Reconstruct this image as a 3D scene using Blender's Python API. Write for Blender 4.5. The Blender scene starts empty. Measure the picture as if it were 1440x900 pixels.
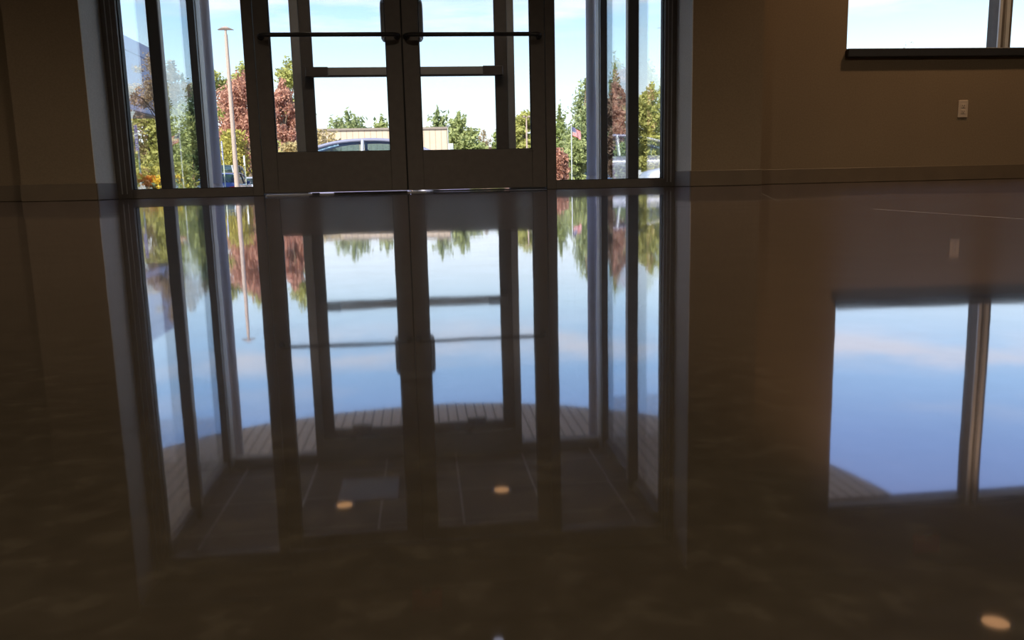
import bpy, math, random
from mathutils import Vector, Matrix

random.seed(7)
PI = math.pi
S = bpy.context.scene
C = S.collection

# ------------------------------------------------------------------ helpers
class MB:
    """collects polygons; build() links them as one mesh object"""
    def __init__(s):
        s.v, s.f, s.m, s.sm = [], [], [], []
    def add(s, verts, faces, mi=0, smooth=False):
        b = len(s.v)
        s.v += [tuple(v) for v in verts]
        for f in faces:
            s.f.append(tuple(b + i for i in f)); s.m.append(mi); s.sm.append(smooth)
        return s
    def box(s, x0, x1, y0, y1, z0, z1, mi=0, bev=0.0):
        if bev <= 0:
            v = [(x0,y0,z0),(x1,y0,z0),(x1,y1,z0),(x0,y1,z0),(x0,y0,z1),(x1,y0,z1),(x1,y1,z1),(x0,y1,z1)]
            f = [(0,3,2,1),(4,5,6,7),(0,1,5,4),(1,2,6,5),(2,3,7,6),(3,0,4,7)]
            return s.add(v, f, mi)
        b = min(bev, (x1-x0)/2.01, (y1-y0)/2.01, (z1-z0)/2.01)
        V, F = [], []
        idx = {}
        def P(x, y, z):
            k = (round(x,6), round(y,6), round(z,6))
            if k not in idx:
                idx[k] = len(V); V.append((x,y,z))
            return idx[k]
        X = (x0, x1); Y = (y0, y1); Z = (z0, z1)
        def co(i, j, k, ax):
            x = X[i] + (0 if ax == 0 else (b if i == 0 else -b))
            y = Y[j] + (0 if ax == 1 else (b if j == 0 else -b))
            z = Z[k] + (0 if ax == 2 else (b if k == 0 else -b))
            return P(x, y, z)
        for i in (0,1): F.append([co(i,j,k,0) for j,k in ((0,0),(1,0),(1,1),(0,1))])
        for j in (0,1): F.append([co(i,j,k,1) for i,k in ((0,0),(1,0),(1,1),(0,1))])
        for k in (0,1): F.append([co(i,j,k,2) for i,j in ((0,0),(1,0),(1,1),(0,1))])
        for i in (0,1):
            for j in (0,1): F.append([co(i,j,0,0),co(i,j,1,0),co(i,j,1,1),co(i,j,0,1)])
            for k in (0,1): F.append([co(i,0,k,0),co(i,1,k,0),co(i,1,k,2),co(i,0,k,2)])
        for j in (0,1):
            for k in (0,1): F.append([co(0,j,k,1),co(1,j,k,1),co(1,j,k,2),co(0,j,k,2)])
        for i in (0,1):
            for j in (0,1):
                for k in (0,1): F.append([co(i,j,k,0),co(i,j,k,1),co(i,j,k,2)])
        c = Vector(((x0+x1)/2,(y0+y1)/2,(z0+z1)/2))
        G = []
        for f in F:
            p = [Vector(V[i]) for i in f]
            n = (p[1]-p[0]).cross(p[2]-p[0])
            G.append(f if n.dot(sum(p, Vector())/len(p)-c) > 0 else f[::-1])
        return s.add(V, G, mi)
    def tube(s, pts, r, n=10, mi=0, caps=True):
        pts = [Vector(p) for p in pts]
        rs = r if isinstance(r, (list, tuple)) else [r]*len(pts)
        V, F = [], []
        t0 = (pts[1]-pts[0]).normalized()
        up = Vector((0,0,1)) if abs(t0.z) < .9 else Vector((1,0,0))
        a = t0.cross(up).normalized()
        for i, p in enumerate(pts):
            if i == 0: t = (pts[1]-p)
            elif i == len(pts)-1: t = (p-pts[i-1])
            else: t = (pts[i+1]-p).normalized()+(p-pts[i-1]).normalized()
            t.normalize()
            a = (a - t*a.dot(t)).normalized(); b = t.cross(a)
            for k in range(n):
                q = 2*PI*k/n
                V.append(p + (a*math.cos(q)+b*math.sin(q))*rs[i])
        for i in range(len(pts)-1):
            for k in range(n):
                F.append((i*n+k, i*n+(k+1)%n, (i+1)*n+(k+1)%n, (i+1)*n+k))
        s.add(V, F, mi, True)
        if caps:
            m = len(pts)-1
            s.add(V[:n], [tuple(range(n))[::-1]], mi); s.add(V[m*n:], [tuple(range(n))], mi)
        return s
    def lathe(s, prof, c=(0,0,0), n=24, axis='z', mi=0):
        V, F = [], []
        for (r, h) in prof:
            for k in range(n):
                q = 2*PI*k/n; x, y = r*math.cos(q), r*math.sin(q)
                p = (x,y,h) if axis == 'z' else ((x,h,y) if axis == 'y' else (h,x,y))
                V.append((p[0]+c[0],p[1]+c[1],p[2]+c[2]))
        for i in range(len(prof)-1):
            for k in range(n):
                F.append((i*n+k,i*n+(k+1)%n,(i+1)*n+(k+1)%n,(i+1)*n+k))
        F.append(tuple(range(n))[::-1]); m = (len(prof)-1)*n
        F.append(tuple(range(m, m+n)))
        return s.add(V, F, mi, True)
    def build(s, name, mats, parent=None, loc=None):
        me = bpy.data.meshes.new(name)
        me.from_pydata(s.v, [], s.f)
        if not isinstance(mats, (list, tuple)): mats = [mats]
        for m in mats: me.materials.append(m)
        me.polygons.foreach_set('material_index', s.m)
        me.polygons.foreach_set('use_smooth', s.sm)
        me.update()
        o = bpy.data.objects.new(name, me); C.objects.link(o)
        if parent is not None: o.parent = parent
        if loc is not None: o.location = loc
        return o

def tag(o, label=None, cat=None, group=None, kind=None):
    if label: o['label'] = label
    if cat: o['category'] = cat
    if group: o['group'] = group
    if kind: o['kind'] = kind
    return o
def empty(name, loc, label=None, cat=None, group=None, kind=None, rz=0.0):
    o = bpy.data.objects.new(name, None); C.objects.link(o)
    o.location = loc; o.rotation_euler = (0,0,rz); o.empty_display_size = .1
    return tag(o, label, cat, group, kind)

# ------------------------------------------------------------------ materials
class NT:
    def __init__(s, name):
        s.mat = bpy.data.materials.new(name); s.mat.use_nodes = True
        s.t = s.mat.node_tree; s.t.nodes.clear()
        s.out = s.n('ShaderNodeOutputMaterial')
    def n(s, typ, ins=None, **kw):
        d = s.t.nodes.new(typ)
        for k, v in kw.items(): setattr(d, k, v)
        for k, v in (ins or {}).items():
            if isinstance(v, bpy.types.NodeSocket): s.t.links.new(v, d.inputs[k])
            else: d.inputs[k].default_value = v
        return d
    def math(s, op, a, b=0.0, c=None, clamp=False):
        ins = {0: a, 1: b}
        if c is not None: ins[2] = c
        d = s.n('ShaderNodeMath', ins, operation=op, use_clamp=clamp); return d.outputs[0]
    def ramp(s, fac, stops, interp='LINEAR'):
        d = s.n('ShaderNodeValToRGB', {0: fac}); d.color_ramp.interpolation = interp
        el = d.color_ramp.elements
        while len(el) < len(stops): el.new(.5)
        for e, (p, col) in zip(el, stops):
            e.position = p; e.color = (*col, 1) if len(col) == 3 else col
        return d.outputs[0]
    def mixc(s, fac, a, b, blend='MIX'):
        d = s.n('ShaderNodeMix', data_type='RGBA', blend_type=blend)
        for k, v in ((0, fac), (6, a), (7, b)):
            if isinstance(v, bpy.types.NodeSocket): s.t.links.new(v, d.inputs[k])
            else: d.inputs[k].default_value = v if k == 0 else ((*v, 1) if len(v) == 3 else v)
        return d.outputs[2]
    def done(s, shader):
        s.t.links.new(shader, s.out.inputs[0]); return s.mat

def paint(name, col, rough=.5, metal=0.0, var=.08, scale=8.0, bump=0.0, bscale=300.0, spec=.5, coat=0.0):
    t = NT(name)
    tc = t.n('ShaderNodeTexCoord')
    nz = t.n('ShaderNodeTexNoise', {'Vector': tc.outputs['Object'], 'Scale': scale, 'Detail': 4.0})
    lo = tuple(c*(1-var) for c in col); hi = tuple(min(1, c*(1+var)) for c in col)
    cc = t.ramp(nz.outputs[0], [(.3, lo), (.7, hi)])
    ins = {'Base Color': cc, 'Roughness': rough, 'Metallic': metal, 'Specular IOR Level': spec, 'Coat Weight': coat, 'Coat Roughness': .05}
    if bump > 0:
        n2 = t.n('ShaderNodeTexNoise', {'Vector': tc.outputs['Object'], 'Scale': bscale, 'Detail': 2.0})
        b = t.n('ShaderNodeBump', {'Strength': bump, 'Distance': .002, 'Height': n2.outputs[0]})
        ins['Normal'] = b.outputs[0]
    p = t.n('ShaderNodeBsdfPrincipled', ins)
    return t.done(p.outputs[0])

def schlick(t, r0, power, normal=None):
    g = t.n('ShaderNodeNewGeometry')
    d = t.n('ShaderNodeVectorMath', {0: g.outputs['Incoming'], 1: normal if normal is not None else g.outputs['Normal']}, operation='DOT_PRODUCT')
    c = t.math('ABSOLUTE', d.outputs['Value'])
    k = t.math('POWER', t.math('SUBTRACT', 1.0, c, clamp=True), power)
    return t.math('MULTIPLY_ADD', k, 1-r0, r0, clamp=True)

def glass(name, tint=(.97,.985,.98), r0=.04, dirt=.0):
    t = NT(name)
    f = schlick(t, r0, 5.0)
    tr = t.n('ShaderNodeBsdfTransparent', {'Color': (*tint, 1)})
    gl = t.n('ShaderNodeBsdfGlossy', {'Color': (1,1,1,1), 'Roughness': 0.0})
    m = t.n('ShaderNodeMixShader', {0: f, 1: tr.outputs[0], 2: gl.outputs[0]})
    return t.done(m.outputs[0])

def emis(name, col, strength):
    t = NT(name)
    e = t.n('ShaderNodeEmission', {'Color': (*col, 1), 'Strength': strength})
    return t.done(e.outputs[0])

def wall_paint(name, col, scale=260.0):
    t = NT(name)
    tc = t.n('ShaderNodeTexCoord')
    n1 = t.n('ShaderNodeTexNoise', {'Vector': tc.outputs['Object'], 'Scale': 2.0, 'Detail': 3.0})
    n2 = t.n('ShaderNodeTexNoise', {'Vector': tc.outputs['Object'], 'Scale': scale, 'Detail': 3.0})
    n3 = t.n('ShaderNodeTexNoise', {'Vector': tc.outputs['Object'], 'Scale': 90.0, 'Detail': 2.0})
    c1 = t.ramp(n1.outputs[0], [(.3, tuple(c*.94 for c in col)), (.7, tuple(c*1.06 for c in col))])
    c2 = t.mixc(.25, c1, t.ramp(n3.outputs[0], [(.3, tuple(c*.75 for c in col)), (.7, tuple(c*1.25 for c in col))]))
    b = t.n('ShaderNodeBump', {'Strength': .25, 'Distance': .001, 'Height': n2.outputs[0]})
    p = t.n('ShaderNodeBsdfPrincipled', {'Base Color': c2, 'Roughness': .75, 'Normal': b.outputs[0], 'Specular IOR Level': .25})
    return t.done(p.outputs[0])

def floor_mat():
    t = NT('polished_concrete')
    tc = t.n('ShaderNodeTexCoord'); P = tc.outputs['Object']
    big = t.n('ShaderNodeTexNoise', {'Vector': P, 'Scale': 1.7, 'Detail': 6.0, 'Roughness': .6})
    mot = t.n('ShaderNodeTexNoise', {'Vector': P, 'Scale': 22.0, 'Detail': 6.0, 'Roughness': .7})
    agg = t.n('ShaderNodeTexVoronoi', {'Vector': P, 'Scale': 75.0, 'Randomness': 1.0})
    base = t.ramp(big.outputs[0], [(.3, (.052,.041,.028)), (.7, (.072,.057,.039))])
    base = t.mixc(.42, base, t.ramp(mot.outputs[0], [(.3, (.036,.028,.019)), (.52, (.062,.049,.033)), (.72, (.095,.077,.054))]))
    fine = t.n('ShaderNodeTexNoise', {'Vector': P, 'Scale': 130.0, 'Detail': 3.0, 'Roughness': .6})
    base = t.mixc(.22, base, t.ramp(fine.outputs[0], [(.35, (.03,.024,.016)), (.55, (.065,.051,.036)), (.68, (.14,.115,.082))]))
    aggc = t.ramp(agg.outputs['Color'], [(.0, (.02,.014,.01)), (.75, (.04,.028,.019)), (1.0, (.085,.066,.05))])
    aggm = t.math('LESS_THAN', agg.outputs['Distance'], .33)
    base = t.mixc(t.math('MULTIPLY', aggm, .10), base, aggc)
    # dust specks and scuffs lying on the polish
    sp = t.n('ShaderNodeTexVoronoi', {'Vector': P, 'Scale': 60.0})
    spk = t.math('LESS_THAN', sp.outputs['Distance'], .022)
    mp = t.n('ShaderNodeMapping', {'Vector': P, 'Rotation': (0,0,.5), 'Scale': (1.1, 4.5, 1)})
    sc = t.n('ShaderNodeTexNoise', {'Vector': mp.outputs[0], 'Scale': 2.2, 'Detail': 8.0, 'Roughness': .72})
    scm = t.math('MULTIPLY', t.ramp(sc.outputs[0], [(.57, (0,0,0)), (.68, (1,1,1))]), 1.0)
    mp2 = t.n('ShaderNodeMapping', {'Vector': P, 'Rotation': (0,0,-.25), 'Scale': (.9, 12.0, 1)})
    sl = t.n('ShaderNodeTexNoise', {'Vector': mp2.outputs[0], 'Scale': 3.0, 'Detail': 3.0, 'Roughness': .6})
    slm = t.ramp(sl.outputs[0], [(.63, (0,0,0)), (.69, (1,1,1))])
    wear = t.math('MAXIMUM', t.math('MULTIPLY', scm, .40), t.math('MAXIMUM', t.math('MULTIPLY', slm, .45), t.math('MULTIPLY', spk, .5)))
    py = t.n('ShaderNodeSeparateXYZ', {0: P})
    traffic = t.n('ShaderNodeMapRange', {0: py.outputs[1], 1: .9, 2: 2.2, 3: 0.0, 4: 1.0})   # scuffed by foot traffic near the doors
    wear = t.math('MULTIPLY', wear, traffic.outputs[0])
    # two thin scratches in the polish, glint put into their colour (point + direction)
    sx = t.n('ShaderNodeSeparateXYZ', {0: P})
    def line(p, q, w):
        dx, dy = q[0]-p[0], q[1]-p[1]; L = math.hypot(dx, dy); nx, ny = -dy/L, dx/L
        a = t.math('MULTIPLY_ADD', sx.outputs[0], nx, -(p[0]*nx+p[1]*ny))
        d = t.math('ABSOLUTE', t.math('MULTIPLY_ADD', sx.outputs[1], ny, a))
        u = t.math('MULTIPLY_ADD', sx.outputs[1], dy/L, t.math('MULTIPLY_ADD', sx.outputs[0], dx/L, -(p[0]*dx+p[1]*dy)/L))
        m = t.math('LESS_THAN', d, w)
        m = t.math('MULTIPLY', m, t.math('GREATER_THAN', u, 0.0))
        return t.math('MULTIPLY', m, t.math('LESS_THAN', u, L))
    l1 = line((.7085,1.275), (.675,.75), .00055)
    l2 = line((1.19,2.92), (.757,1.74), .0010)
    lm = t.math('MAXIMUM', t.math('MULTIPLY', l1, 1.0), t.math('MULTIPLY', l2, .3))
    wear0 = wear; wear = t.math('MAXIMUM', wear, lm)
    col = t.mixc(t.math('MULTIPLY', wear, .75), base, (.36,.32,.28))
    col = t.mixc(t.math('MULTIPLY', lm, .95), col, (.9,.82,.74))
    # gentle unevenness of the ground slab
    und = t.n('ShaderNodeTexNoise', {'Vector': P, 'Scale': 2.6, 'Detail': 1.0}, noise_dimensions='3D')
    und2 = t.n('ShaderNodeTexNoise', {'Vector': P, 'Scale': 30.0, 'Detail': 2.0})
    v = t.n('ShaderNodeVectorMath', {0: und.outputs[1], 1: (.5,.5,.5)}, operation='SUBTRACT')
    v = t.n('ShaderNodeVectorMath', {0: v.outputs[0], 1: (.012,.006,0)}, operation='MULTIPLY')
    v2 = t.n('ShaderNodeVectorMath', {0: und2.outputs[1], 1: (.5,.5,.5)}, operation='SUBTRACT')
    v2 = t.n('ShaderNodeVectorMath', {0: v2.outputs[0], 1: (.0025,.0025,0)}, operation='MULTIPLY')
    g = t.n('ShaderNodeNewGeometry')
    a = t.n('ShaderNodeVectorMath', {0: g.outputs['Normal'], 1: v.outputs[0]}, operation='ADD')
    a = t.n('ShaderNodeVectorMath', {0: a.outputs[0], 1: v2.outputs[0]}, operation='ADD')
    nrm = t.n('ShaderNodeVectorMath', {0: a.outputs[0]}, operation='NORMALIZE').outputs[0]
    dif = t.n('ShaderNodeBsdfDiffuse', {'Color': col, 'Normal': nrm})
    rg = t.math('MULTIPLY_ADD', mot.outputs[0], .025, FLOOR_ROUGH)
    sharp = t.n('ShaderNodeBsdfGlossy', {'Color': (.95,.925,1.0,1), 'Roughness': rg, 'Normal': nrm})
    haze = t.n('ShaderNodeBsdfGlossy', {'Color': (.95,.925,1.0,1), 'Roughness': .22, 'Normal': nrm})
    gl = t.n('ShaderNodeMixShader', {0: t.math('MULTIPLY_ADD', wear, .35, .05, clamp=True), 1: sharp.outputs[0], 2: haze.outputs[0]})
    f = schlick(t, FLOOR_R0, FLOOR_POW)
    f = t.math('MULTIPLY', f, t.math('MULTIPLY_ADD', mot.outputs[0], .16, .90), clamp=True)
    f = t.math('MULTIPLY', f, t.math('MULTIPLY_ADD', wear0, -.6, 1.0))
    f = t.math('MULTIPLY', f, t.math('MULTIPLY_ADD', lm, -.95, 1.0))
    m = t.n('ShaderNodeMixShader', {0: f, 1: dif.outputs[0], 2: gl.outputs[0]})
    return t.done(m.outputs[0])

FLOOR_R0, FLOOR_POW, FLOOR_ROUGH = .22, 3.4, .022

def leaf_mat(name, a, b, trans=.35, scale=.9):
    t = NT(name)
    tc = t.n('ShaderNodeTexCoord')
    n1 = t.n('ShaderNodeTexNoise', {'Vector': tc.outputs['Object'], 'Scale': scale, 'Detail': 3.0})
    n2 = t.n('ShaderNodeTexNoise', {'Vector': tc.outputs['Object'], 'Scale': 9.0, 'Detail': 1.0})
    f = t.math('MULTIPLY_ADD', n2.outputs[0], .5, t.math('MULTIPLY', n1.outputs[0], .6), clamp=True)
    cc = t.ramp(f, [(.35, a), (.72, b)])
    d = t.n('ShaderNodeBsdfDiffuse', {'Color': cc})
    tr = t.n('ShaderNodeBsdfTranslucent', {'Color': cc})
    m = t.n('ShaderNodeMixShader', {0: trans, 1: d.outputs[0], 2: tr.outputs[0]})
    return t.done(m.outputs[0])

def stripes_mat(name, a, b, axis, period, duty, rough=.5, scale_noise=3.0):
    """boards / ribs: narrow darker joint every period along an object axis"""
    t = NT(name)
    tc = t.n('ShaderNodeTexCoord')
    sx = t.n('ShaderNodeSeparateXYZ', {0: tc.outputs['Object']})
    fr = t.math('FRACT', t.math('DIVIDE', sx.outputs[axis], period))
    m = t.math('LESS_THAN', fr, duty)
    nz = t.n('ShaderNodeTexNoise', {'Vector': tc.outputs['Object'], 'Scale': scale_noise, 'Detail': 3.0})
    ca = t.mixc(nz.outputs[0], tuple(c*.88 for c in a), tuple(c*1.1 for c in a))
    cc = t.mixc(m, ca, b)
    p = t.n('ShaderNodeBsdfPrincipled', {'Base Color': cc, 'Roughness': rough})
    return t.done(p.outputs[0])

M = {}
M['wall'] = wall_paint('beige_brown_wall_paint', (.265,.193,.125))
M['reveal'] = wall_paint('daylit_reveal_paint', (.80,.79,.80))  # lighter than the wall, daylight put into the colour
M['base'] = paint('brown_vinyl_base', (.16,.115,.075), .5, var=.08)
M['basegrey'] = paint('grey_vinyl_base', (.28,.26,.27), .5, var=.08)
M['ceil'] = wall_paint('ceiling_paint', (.28,.22,.16))
M['floor'] = floor_mat()
M['bronze'] = paint('dark_bronze_aluminium', (.15,.128,.112), .45, .25, var=.08, scale=20, bump=.05, bscale=900)
M['bronze_lit'] = paint('daylit_bronze_aluminium', (.42,.40,.385), .5, .15, var=.06, scale=20)  # lighter copy of the bronze, vestibule daylight put into its colour
M['dark'] = paint('dark_rail_metal', (.055,.05,.05), .35, .5, var=.05)
M['mullion'] = paint('dark_grey_mullion', (.15,.145,.145), .5, .15, var=.05)
M['rubber'] = paint('black_gasket_rubber', (.012,.012,.012), .6)
M['alu'] = paint('bright_aluminium', (.75,.74,.74), .35, .3, var=.05)
M['glass'] = glass('clear_glass')
M['tint'] = glass('tinted_glass', (.80,.86,.90))
M['sill'] = paint('dark_sill', (.03,.03,.034), .45, 0, var=.05)
M['plate'] = paint('ivory_outlet_plastic', (.62,.50,.40), .45, var=.04)
M['slot'] = paint('outlet_slot_dark', (.02,.015,.012), .6)
M['colpaint'] = paint('pale_lavender_grey_column_paint', (.52,.54,.66), .5, var=.04)
M['soffit'] = stripes_mat('tan_soffit_boards', (.76,.60,.45), (.24,.175,.125), 0, .125, .17)
M['fascia'] = paint('dark_brown_fascia', (.16,.12,.10), .5)
M['white'] = paint('white_paint', (.80,.80,.80), .5)
M['vceil'] = paint('vestibule_ceiling_tile', (.33,.27,.22), .8, var=.12, scale=60)
M['tbar'] = paint('white_ceiling_grid', (.75,.70,.62), .5)
M['lamp'] = emis('warm_lamp', (1.0,.52,.22), 1.25)
M['lampw'] = emis('cool_lamp', (.75,.80,1.0), .9)
M['redplastic'] = paint('red_alarm_plastic', (.80,.07,.05), .4)  # plain red plastic, not lit from within
M['asphalt'] = paint('asphalt', (.30,.29,.28), .85, var=.2, scale=3)
M['sidewalk'] = paint('sidewalk_concrete', (.74,.70,.64), .85, var=.08, scale=2)
M['grass'] = paint('lawn_grass', (.20,.25,.07), .9, var=.25, scale=2)
M['brownpole'] = paint('brown_pole_paint', (.48,.36,.30), .6, var=.06)
M['greypole'] = paint('galvanised_pole', (.45,.47,.46), .5, var=.06)
M['signpost'] = paint('pale_green_post', (.55,.58,.45), .5)
M['signw'] = paint('sign_white', (.85,.84,.86), .4)
M['signb'] = paint('sign_blue', (.10,.10,.62), .4)
M['tan'] = stripes_mat('tan_ribbed_metal', (.66,.52,.40), (.46,.35,.27), 0, .42, .16)
M['tancap'] = paint('brown_roof_cap', (.30,.24,.21), .6)
M['brick'] = paint('red_brown_wall', (.36,.22,.19), .8, var=.12, scale=1)
M['lav'] = paint('pale_reflection_tone', (.52,.56,.74), .5, var=.04)  # tone of the reflection that the solid band stands in for
M['lavdark'] = paint('reflection_band_line', (.26,.29,.42), .6)
M['bark'] = paint('bark', (.20,.15,.11), .9, var=.3, scale=6)
M['rub'] = paint('tyre_rubber', (.02,.02,.02), .8)
M['rim'] = paint('alloy_rim', (.26,.26,.28), .45, .6)
M['chrome'] = paint('chrome', (.75,.76,.8), .15, .95)
M['tailred'] = paint('tail_lamp_red', (.75,.03,.03), .25, coat=.5)
M['headlamp'] = paint('headlamp_clear', (.75,.78,.80), .1, .3)
M['carglass'] = glass('car_window_glass', (.45,.58,.60), .07)
M['interior'] = paint('car_interior', (.10,.10,.10), .8)
def carpaint(n, c): return paint(n, c, .28, .35, var=.02, coat=.8)
M['c_silverblue'] = carpaint('silver_blue_car_paint', (.36,.36,.50))
M['c_blue'] = carpaint('blue_car_paint', (.10,.15,.36))
M['c_ltblue'] = carpaint('light_blue_car_paint', (.36,.45,.62))
M['c_white'] = carpaint('white_car_paint', (.82,.83,.85))
M['c_silver'] = carpaint('silver_car_paint', (.50,.53,.58))
M['c_grey'] = carpaint('grey_car_paint', (.20,.24,.27))

# ------------------------------------------------------------------ camera
cd = bpy.data.cameras.new('camera'); cam = bpy.data.objects.new('camera', cd); C.objects.link(cam)
cd.sensor_fit = 'HORIZONTAL'; cd.sensor_width = 36.0; cd.lens = 36.0*1179/1440
cd.clip_start = .005; cd.clip_end = 500
F_ = Vector((.09948533,.98165161,-.16267385)); R_ = Vector((.99430226,-.10436427,-.02170521)); U_ = Vector((.03828429,.15958763,.98644113))
cam.matrix_world = Matrix(((R_.x,U_.x,-F_.x,0),(R_.y,U_.y,-F_.y,0),(R_.z,U_.z,-F_.z,.055),(0,0,0,1)))
S.camera = cam

# ------------------------------------------------------------------ room shell
def struct(name, mb, mat, label=None):
    o = mb.build(name, mat); o['kind'] = 'structure'
    if label: o['label'] = label
    return o
D = 5.6            # inner glazing line
PF = 5.275         # pilaster faces
XL, XR, YB, CZ = -6.0, 7.2, -5.0, 2.9
struct('floor', MB().box(XL-.2, XR+.2, YB-.2, 7.66, -.25, 0), M['floor'], 'polished brown concrete floor with mirror-like sheen')
struct('ceiling', MB().box(XL-.2, XR+.2, YB-.2, 5.9, CZ, CZ+.25), M['ceil'], 'dim brown ceiling of the lobby')
struct('wall_back', MB().box(XL-.2, XR+.2, YB-.2, YB, 0, CZ), M['wall'])
struct('wall_left', MB().box(XL-.2, XL, YB, 5.6, 0, CZ), M['wall'])
struct('wall_right', MB().box(XR, XR+.2, YB, 5.6, 0, CZ), M['wall'])
WX0, WX1, WZ0, WZ1 = 2.873, 5.19, .886, 2.42
wf = MB()
wf.box(XL-.2, -2.35, D, 5.9, 0, CZ)
wf.box(2.16, WX0, D, 5.9, 0, CZ)
wf.box(WX0, WX1, D, 5.9, 0, WZ0-.054)
wf.box(WX0, WX1, D, 5.9, WZ1, CZ)
wf.box(WX1, XR+.2, D, 5.9, 0, CZ)
struct('wall_front', wf, M['wall'], 'brown painted wall below and around the right-hand window')
# piers either side of the entrance: brown face, side facing the glass paled to stand for daylight
pl = MB().box(-2.35, -1.927-.004, PF, 5.9, 0, CZ)
struct('wall_pier_left', pl, M['wall'])
struct('trim_1', MB().box(-1.931, -1.927, PF, 5.66, .1, 2.6), M['reveal'], 'reveal beside the left sidelight, pale grey for the daylight on it')
pr = MB().box(1.699+.004, 2.16, PF, 5.9, 0, CZ)
struct('wall_pier_right', pr, M['wall'])
struct('trim_2', MB().box(1.699, 1.703, PF, 5.66, .1, 2.6), M['reveal'], 'reveal beside the right sidelight, pale grey for the daylight on it')
struct('wall_header', MB().box(-1.931, 1.703, PF, 5.9, 2.6, CZ), M['wall'])
# baseboards
bb = lambda n, x0, x1, y0, y1, m, lab=None: struct(n, MB().box(x0, x1, y0, y1, 0, .1, bev=.003), m, lab)
bb('baseboard_left', XL, -2.356, D-.008, D-.0005, M['base'])
bb('baseboard_pier_left', -2.358, -1.925, PF-.008, PF-.0005, M['base'], 'brown base on the left pier')
bb('baseboard_reveal_left', -1.9265, -1.919, PF-.004, 5.598, M['basegrey'])
bb('baseboard_reveal_right', 1.691, 1.6985, PF-.004, 5.598, M['basegrey'])
bb('baseboard_pier_right', 1.697, 2.168, PF-.008, PF-.0005, M['base'], 'brown base on the right pier')
bb('baseboard_right', 2.166, XR, D-.008, D-.0005, M['base'], 'long brown base below the right-hand window')

# ------------------------------------------------------------------ storefront glazing
def pane(name, x0, x1, y, z0, z1, parent, mat='glass'):
    return MB().box(x0, x1, y-.003, y+.003, z0, z1).build(name, M[mat], parent)
FY0, FY1, GY = D, D+.11, D+.055
def bar_v(mb, x0, x1, z0, z1, y0=FY0, y1=FY1):
    mb.box(x0, x1, y0, y1, z0, z1, bev=.002)
    return mb
def sidelight(name, label, xa, xb, ja, jb, inner):
    """ja..jb outer extents of the frame, xa..xb glass"""
    w = empty(name, ((ja+jb)/2, D, 0), label, None, None, 'structure')
    ox = (ja+jb)/2
    f = MB()
    def b(x0, x1, z0, z1, y0=FY0, y1=FY1): f.box(x0-ox, x1-ox, y0-D, y1-D, z0, z1, bev=.002)
    b(ja, xa, 0, 2.56); b(xb, jb, 0, 2.56)
    b(xa, xb, 0, .056); b(xa, xb, 2.42, 2.56)
    f.build('frame', M['bronze'], w)
    # raised glazing stops (the lighter ridges)
    g = MB()
    wide_left = (xa-ja) > (jb-xb)
    if wide_left:
        g.box(ja+.030-ox, ja+.036-ox, -.006, 0, .03, 2.5); g.box(ja+.060-ox, ja+.064-ox, -.004, 0, .03, 2.5)
    else:
        g.box(jb-.036-ox, jb-.030-ox, -.006, 0, .03, 2.5); g.box(jb-.060-ox, jb-.056-ox, -.004, 0, .03, 2.5)
    g.build('glazing_stop', M['bronze_lit'], w)
    k = MB()
    for x in (xa, xb-.006): k.box(x-ox, x+.006-ox, .03, .08, .056, 2.42)
    k.box(xa-ox, xb-ox, .03, .08, .056, .060)
    k.build('gasket', M['rubber'], w)
    pane('pane', xa-ox, xb-ox, .055, .056, 2.42, w)
    return w
sidelight('window_1', 'tall glass sidelight left of the inner double doors', -1.834, -1.086, -1.9268, -1.02, True)
sidelight('window_2', 'tall glass sidelight right of the inner double doors', .886, 1.62, .822, 1.6988, True)
# head and transom over the inner doors
struct('trim_5', MB().box(-1.02, .822, D, D+.11, 2.43, 2.6, bev=.002), M['bronze'], 'bronze head above the inner double doors')

def door_leaf(name, label, x0, x1, meet_right, y, hinge_w, meet_w, rail, inner):
    """origin at the hinge-side foot; glass between stiles"""
    d = empty(name, (x0, y, 0), label, 'door', None, 'structure')
    W = x1-x0
    zb, zt = .015, (2.42 if inner else 2.22)
    gx0, gx1 = (hinge_w, W-meet_w) if meet_right else (meet_w, W-hinge_w)
    st = MB().box(0, gx0, 0, .045, zb, zt, bev=.002); st.build('stile', M['bronze'], d)
    st = MB().box(gx1, W, 0, .045, zb, zt, bev=.002); st.build('stile', M['bronze'], d)
    MB().box(gx0, gx1, .001, .044, zb, rail, bev=.002).build('bottom_rail', M['bronze'], d)
    MB().box(gx0, gx1, .001, .044, zt-.09, zt, bev=.002).build('top_rail', M['bronze'], d)
    pane('pane', gx0, gx1, .0225, rail, zt-.09, d)
    s = MB()
    for x in (gx0, gx1-.005): s.box(x, x+.005, .010, .035, rail, zt-.09)
    s.box(gx0, gx1, .010, .035, rail, rail+.004)
    s.build('gasket', M['rubber'], d)
    return d, W, gx0, gx1
def push_bar(d, W, xa, xb, z, mat):
    """round bar with bent ends, on the room side"""
    pts = [(xa, .0, z), (xa, -.05, z), (xa+.012, -.070, z), (xa+.035, -.080, z)]
    pts += [(xb-.035, -.080, z), (xb-.012, -.070, z), (xb, -.05, z), (xb, .0, z)]
    o = MB().tube(pts, .0135, 12).build('push_bar', mat, d)
    m = MB().lathe([(.022,-.006),(.022,0)], (xa,0,z), 16, 'y').lathe([(.022,-.006),(.022,0)], (xb,0,z), 16, 'y')
    m.build('mounting_rose', mat, o)
    return o
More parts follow.
